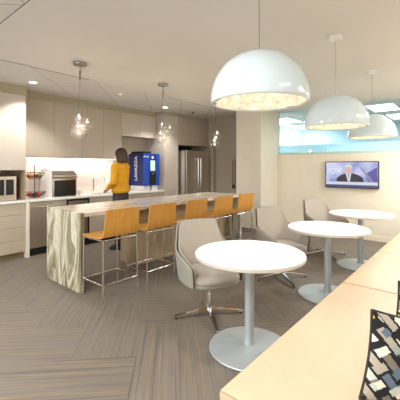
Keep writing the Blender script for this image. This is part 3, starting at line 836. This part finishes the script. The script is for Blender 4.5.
for i, (x, y) in enumerate(DOMES):
    if i == 0: dm.location = (x, y, 0); dm['label'] = dl[0]
    else: dup(dm, (x, y, 0), i * .7, dl[i])
    lamp('POINT', 'dome_lamp', (x, y, 1.97), 1.7, (1.0, .96, .90), size=.05)
    lamp('SPOT', 'dome_downlight', (x, y, 1.94), 26, (1.0, .97, .93), size=.07, spot=2.4, blend=.8)

# ------------------------------------------------------------------ glass globe pendants over the island
def globe_cluster(x, y, label, offs):
    t = thing('globe_pendant', label, 'pendant lamp', (x, y, CEIL), 0, 'glass globe pendants over the island')
    obj('canopy', lathe(bmesh.new(), [(0, -.03), (.075, -.03), (.078, -.026), (.078, 0), (0, 0)], 32), M['nickel'], t, True)
    obj('stem', tb([(0, 0, -.03), (0, 0, -.10), (0, 0, -.101), (0, 0, -.21)], [.004, .004, .011, .011]), M['nickel'], t, True)
    for dx, dy, z, r in offs:
        dz = z - CEIL
        g = obj('globe', sphere(bmesh.new(), (dx, dy, dz), r, u=32, v=20), M['globe'], t, 'all')
        obj('cord', tb([(0, 0, -.21), (dx * .9, dy * .9, -.40), (dx, dy, dz + r)], .0013, 6), M['nickel'], t)
        obj('socket', lathe(bmesh.new(), [(0, dz + r * .72), (.010, dz + r * .72), (.012, dz + r + .012), (0, dz + r + .016)], 14, dx, dy), M['chrome'], g, True)
        obj('led', sphere(bmesh.new(), (dx, dy, dz + r * .66), .009, u=12, v=8), M['litw'], g, 'all')
        obj('reflector', lathe(bmesh.new(), [(0, dz - r * .86), (r * .20, dz - r * .84), (r * .25, dz - r * .80), (r * .18, dz - r * .82), (0, dz - r * .83)], 18, dx, dy), M['chrome'], g, True)
    lamp('POINT', 'globe_lamp', (x + offs[-1][0], y + offs[-1][1], offs[-1][2] + .02), 4, (1, .86, .68), size=.008)
def lat(r, f): return (.647 * r + .763 * f, -.763 * r + .647 * f)
g1 = [(*lat(-.03, .05), 2.052, .070), (*lat(.085, .02), 1.975, .080), (*lat(-.01, -.03), 1.905, .102)]
globe_cluster(2.10, 3.745, 'first cluster of three clear glass globes, above the marble end of the island', g1)
g2 = [(*lat(-.02, .03), 2.09, .072), (*lat(.105, .02), 2.03, .08), (*lat(-.03, -.05), 1.925, .098), (*lat(.06, .09), 1.99, .08)]
globe_cluster(3.475, 3.71, 'middle cluster of clear glass globes, in front of the vending machine corner', g2[:3])
g3 = [(*lat(.03, .05), 2.07, .078), (*lat(.0, .02), 1.985, .06), (*lat(-.03, -.03), 1.905, .092)]
globe_cluster(4.86, 3.74, 'last cluster of clear glass globes, right of the refrigerator', g3)

# ------------------------------------------------------------------ television
t = thing('television', 'wall-mounted flat television showing a newsreader', 'television', (XW - .055, 1.93, 1.30), 0)
W2, H2 = .515, .275
obj('frame', boxes((0, .04, -W2, W2, -H2, -H2 + .025), (0, .04, -W2, W2, H2 - .016, H2), (0, .04, -W2, -W2 + .016, -H2 + .025, H2 - .016), (0, .04, W2 - .016, W2, -H2 + .025, H2 - .016)), M['dark'], t)
obj('wall_bracket', bx(.04, .054, -.2, .2, -.15, .15), M['dark'], t)
def em(name, rgb, s=.75): return mat(name, (10, 10, 12), .25, noise=.01, emit=rgb, es=s)
def scr_mat():
    m = bpy.data.materials.new('screen_picture'); m.use_nodes = True; nt = m.node_tree; b = nt.nodes['Principled BSDF']
    b.inputs['Base Color'].default_value = (.01, .01, .012, 1); b.inputs['Roughness'].default_value = .25
    tc = nt.nodes.new('ShaderNodeTexCoord'); n = nt.nodes.new('ShaderNodeTexNoise'); n.inputs['Scale'].default_value = 3.5; nt.links.new(tc.outputs['Object'], n.inputs['Vector'])
    r = ramp(nt, [(.35, (112, 122, 186)), (.5, (160, 168, 208)), (.65, (192, 194, 222))]); nt.links.new(n.outputs[0], r.inputs[0])
    nt.links.new(r.outputs[0], b.inputs['Emission Color']); b.inputs['Emission Strength'].default_value = .8
    return m
sc = obj('screen', bx(.006, .03, -W2 + .016, W2 - .016, -H2 + .025, H2 - .016), scr_mat(), t)
def flat(name, pts, m, d):   # pts (y right-positive seen from the room -> -y), z
    b2 = bmesh.new(); A = [b2.verts.new((.006 - d, -p[0], p[1])) for p in pts]; B = [b2.verts.new((.006 - d + .0006, -p[0], p[1])) for p in pts]
    b2.faces.new(A); b2.faces.new(B[::-1])
    for k in range(len(A)): b2.faces.new((A[k], B[k], B[(k + 1) % len(A)], A[(k + 1) % len(A)]))
    return obj(name, b2, m, sc)
def ell(cx, cz, rx, rz, n=24): return [(cx + rx * math.cos(2 * PI * k / n), cz + rz * math.sin(2 * PI * k / n)) for k in range(n)]
flat('picture_panel', [(.27, .02), (.49, .16), (.49, -.14), (.33, -.14)], em('screen_violet', (84, 74, 150)), .001)
flat('picture_streak', [(.17, .15), (.20, .16), (.42, -.13), (.36, -.13)], em('screen_grey', (140, 130, 160)), .0015)
flat('newsreader_suit', [(-.29, -.145), (-.27, -.06), (-.19, -.005), (-.08, .03), (.05, .03), (.15, -.005), (.22, -.05), (.25, -.145)], em('screen_black', (26, 24, 30)), .002)
flat('newsreader_shirt', [(-.10, .035), (-.06, -.13), (-.02, -.145), (.01, .035)], em('screen_white', (214, 214, 226)), .0025)
flat('newsreader_tie', [(-.055, .02), (-.04, -.12), (-.028, .02)], em('screen_tie', (120, 90, 130)), .003)
flat('newsreader_face', ell(-.045, .10, .068, .092), em('screen_face', (206, 170, 160)), .0032)
flat('newsreader_hair', [(-.115, .12), (-.11, .18), (-.07, .215), (-.02, .215), (.02, .18), (.025, .12), (.0, .16), (-.09, .16)], em('screen_hair', (214, 206, 204)), .0036)
flat('ticker', [(-.495, -.145), (.495, -.145), (.495, -.205), (-.495, -.205)], em('screen_ticker', (206, 208, 222)), .004)
flat('ticker_strip', [(-.495, -.205), (.495, -.205), (.495, -.248), (-.495, -.248)], em('screen_ticker_dark', (70, 72, 120)), .004)
text('FOX', .15, em('screen_logo', (226, 228, 240)), sc, (.004, .33, .07), (PI / 2, 0, -PI / 2), .0006, 'channel_logo', .002)

# ------------------------------------------------------------------ woman at the counter
def person():
    t = thing('person', 'person in a mustard sweater and dark trousers standing at the kitchen counter', 'person', (3.50, 4.84, 0), math.atan2(.917, -.40))
    def seg(bm, pts, n=14):      # pts: (x,y,z,rx,ry) horizontal-ish ellipse rings
        rr = []
        for x, y, z, rx, ry in pts: rr.append([bm.verts.new((x + rx * math.cos(2 * PI * k / n), y + ry * math.sin(2 * PI * k / n), z)) for k in range(n)])
        for A, B in zip(rr, rr[1:]):
            for k in range(n): bm.faces.new((A[k], A[(k + 1) % n], B[(k + 1) % n], B[k]))
        bm.faces.new(rr[0][::-1]); bm.faces.new(rr[-1])
    def limb(bm, pts, rs): 
        tube(bm, pts, rs, 12)
        for p, r in zip(pts, rs): sphere(bm, p, r * .99, u=12, v=8)
    def fin(name, bm, m, par, vox, sm=2):
        o = obj(name, bm, m, par, 'all')
        r = o.modifiers.new('join', 'REMESH'); r.mode = 'VOXEL'; r.voxel_size = vox; r.use_smooth_shade = True
        s = o.modifiers.new('relax', 'SMOOTH'); s.iterations = sm; s.factor = .5
        return o
    armL = [(0, .185, 1.46), (.0, .235, 1.19), (.13, .19, 1.10)]; armR = [(0, -.185, 1.46), (.04, -.24, 1.19), (.20, -.15, 1.11)]
    b = bmesh.new()
    seg(b, [(0, 0, .93, .11, .165), (.005, 0, 1.0, .105, .16), (.01, 0, 1.10, .09, .13), (.01, 0, 1.22, .10, .145), (.01, 0, 1.34, .115, .165), (.0, 0, 1.45, .09, .17), (0, 0, 1.50, .06, .08), (.005, 0, 1.54, .05, .052), (.015, 0, 1.62, .05, .05)])
    for s in (1, -1): limb(b, [(0, s * .09, .93), (.005, s * .09, .50), (-.01, s * .095, .10)], [.085, .055, .038]); 
    for s in (1, -1): seg(b, [(.04, s * .095, .012, .12, .04), (.03, s * .095, .05, .10, .038), (0, s * .095, .10, .045, .038)])
    for arm in (armL, armR): limb(b, arm, [.05, .038, .026])
    # head with brow, nose, chin and ears
    sphere(b, (.02, 0, 1.675), .1, (.92, .76, 1.12)); sphere(b, (.06, 0, 1.62), .055, (1, .9, .85)); sphere(b, (.115, 0, 1.665), .018, (1.2, .8, 1.3), 10, 8)
    for s in (1, -1): sphere(b, (.01, s * .078, 1.665), .022, (.8, .4, 1.3), 10, 8)
    for s in (1, -1): sphere(b, (.098, s * .03, 1.655), .016, (.8, 1, .7), 10, 8)
    # hands: palm, four fingers, thumb
    for (ex, ey, ez), (wx, wy, wz), s in ((armL[1], armL[2], 1), (armR[1], armR[2], -1)):
        d = Vector((wx - ex, wy - ey, wz - ez)).normalized(); side = d.cross(Vector((0, 0, 1))).normalized() * s; up = side.cross(d) * s
        wv = Vector((wx, wy, wz)); palm = wv + d * .05
        tube(b, [wv, wv + d * .03, palm + d * .03], [.026, .034, .034], 10)
        for k, L in enumerate((.062, .072, .068, .054)):
            base = palm + d * .025 + side * (.026 - k * .0175)
            p1 = base + d * L * .5 - Vector((0, 0, .004)); p2 = base + d * L * .85 - Vector((0, 0, .022))
            limb(b, [base, p1, p2], [.0095, .009, .0075])
        th0 = wv + d * .03 + side * .028; limb(b, [th0, th0 + side * .022 + d * .028, th0 + side * .026 + d * .055 - Vector((0, 0, .01))], [.011, .0105, .009])
    fin('body', b, M['skin'], t, .006)
    b = bmesh.new()
    seg(b, [(.0, 0, 1.0, .135, .185), (.0, 0, 1.03, .145, .195), (.01, 0, 1.12, .135, .18), (.01, 0, 1.24, .135, .185), (.01, 0, 1.36, .14, .20), (0, 0, 1.45, .115, .20), (0, 0, 1.51, .085, .11), (.0, 0, 1.545, .07, .072)], 20)
    for arm in (armL, armR):
        e = Vector(arm[2]); q = Vector(arm[1]); limb(b, [arm[0], arm[1], tuple(q + (e - q) * .88)], [.073, .062, .046])
    fin('sweater', b, M['sweater'], t, .01)
    b = bmesh.new()
    seg(b, [(0, 0, .82, .125, .175), (0, 0, .93, .13, .18), (0, 0, 1.015, .12, .17)], 20)
    for s in (1, -1): limb(b, [(0, s * .09, .88), (.005, s * .092, .50), (-.01, s * .095, .12)], [.10, .07, .058])
    fin('trousers', b, M['trousers'], t, .01)
    for s in (1, -1):
        b = bmesh.new(); seg(b, [(.045, s * .095, 0, .135, .048), (.045, s * .095, .03, .135, .05), (.035, s * .095, .06, .11, .046), (0, s * .095, .11, .055, .048)])
        fin('shoe', b, M['dark'], t, .008)
    b = bmesh.new()
    sphere(b, (-.012, 0, 1.695), .115, (.98, .92, 1.0)); seg(b, [(-.03, 0, 1.535, .085, .105), (-.03, 0, 1.60, .095, .112), (-.02, 0, 1.70, .10, .11)], 20)
    fin('hair', b, M['hair'], t, .01, 3)
    return t
person()
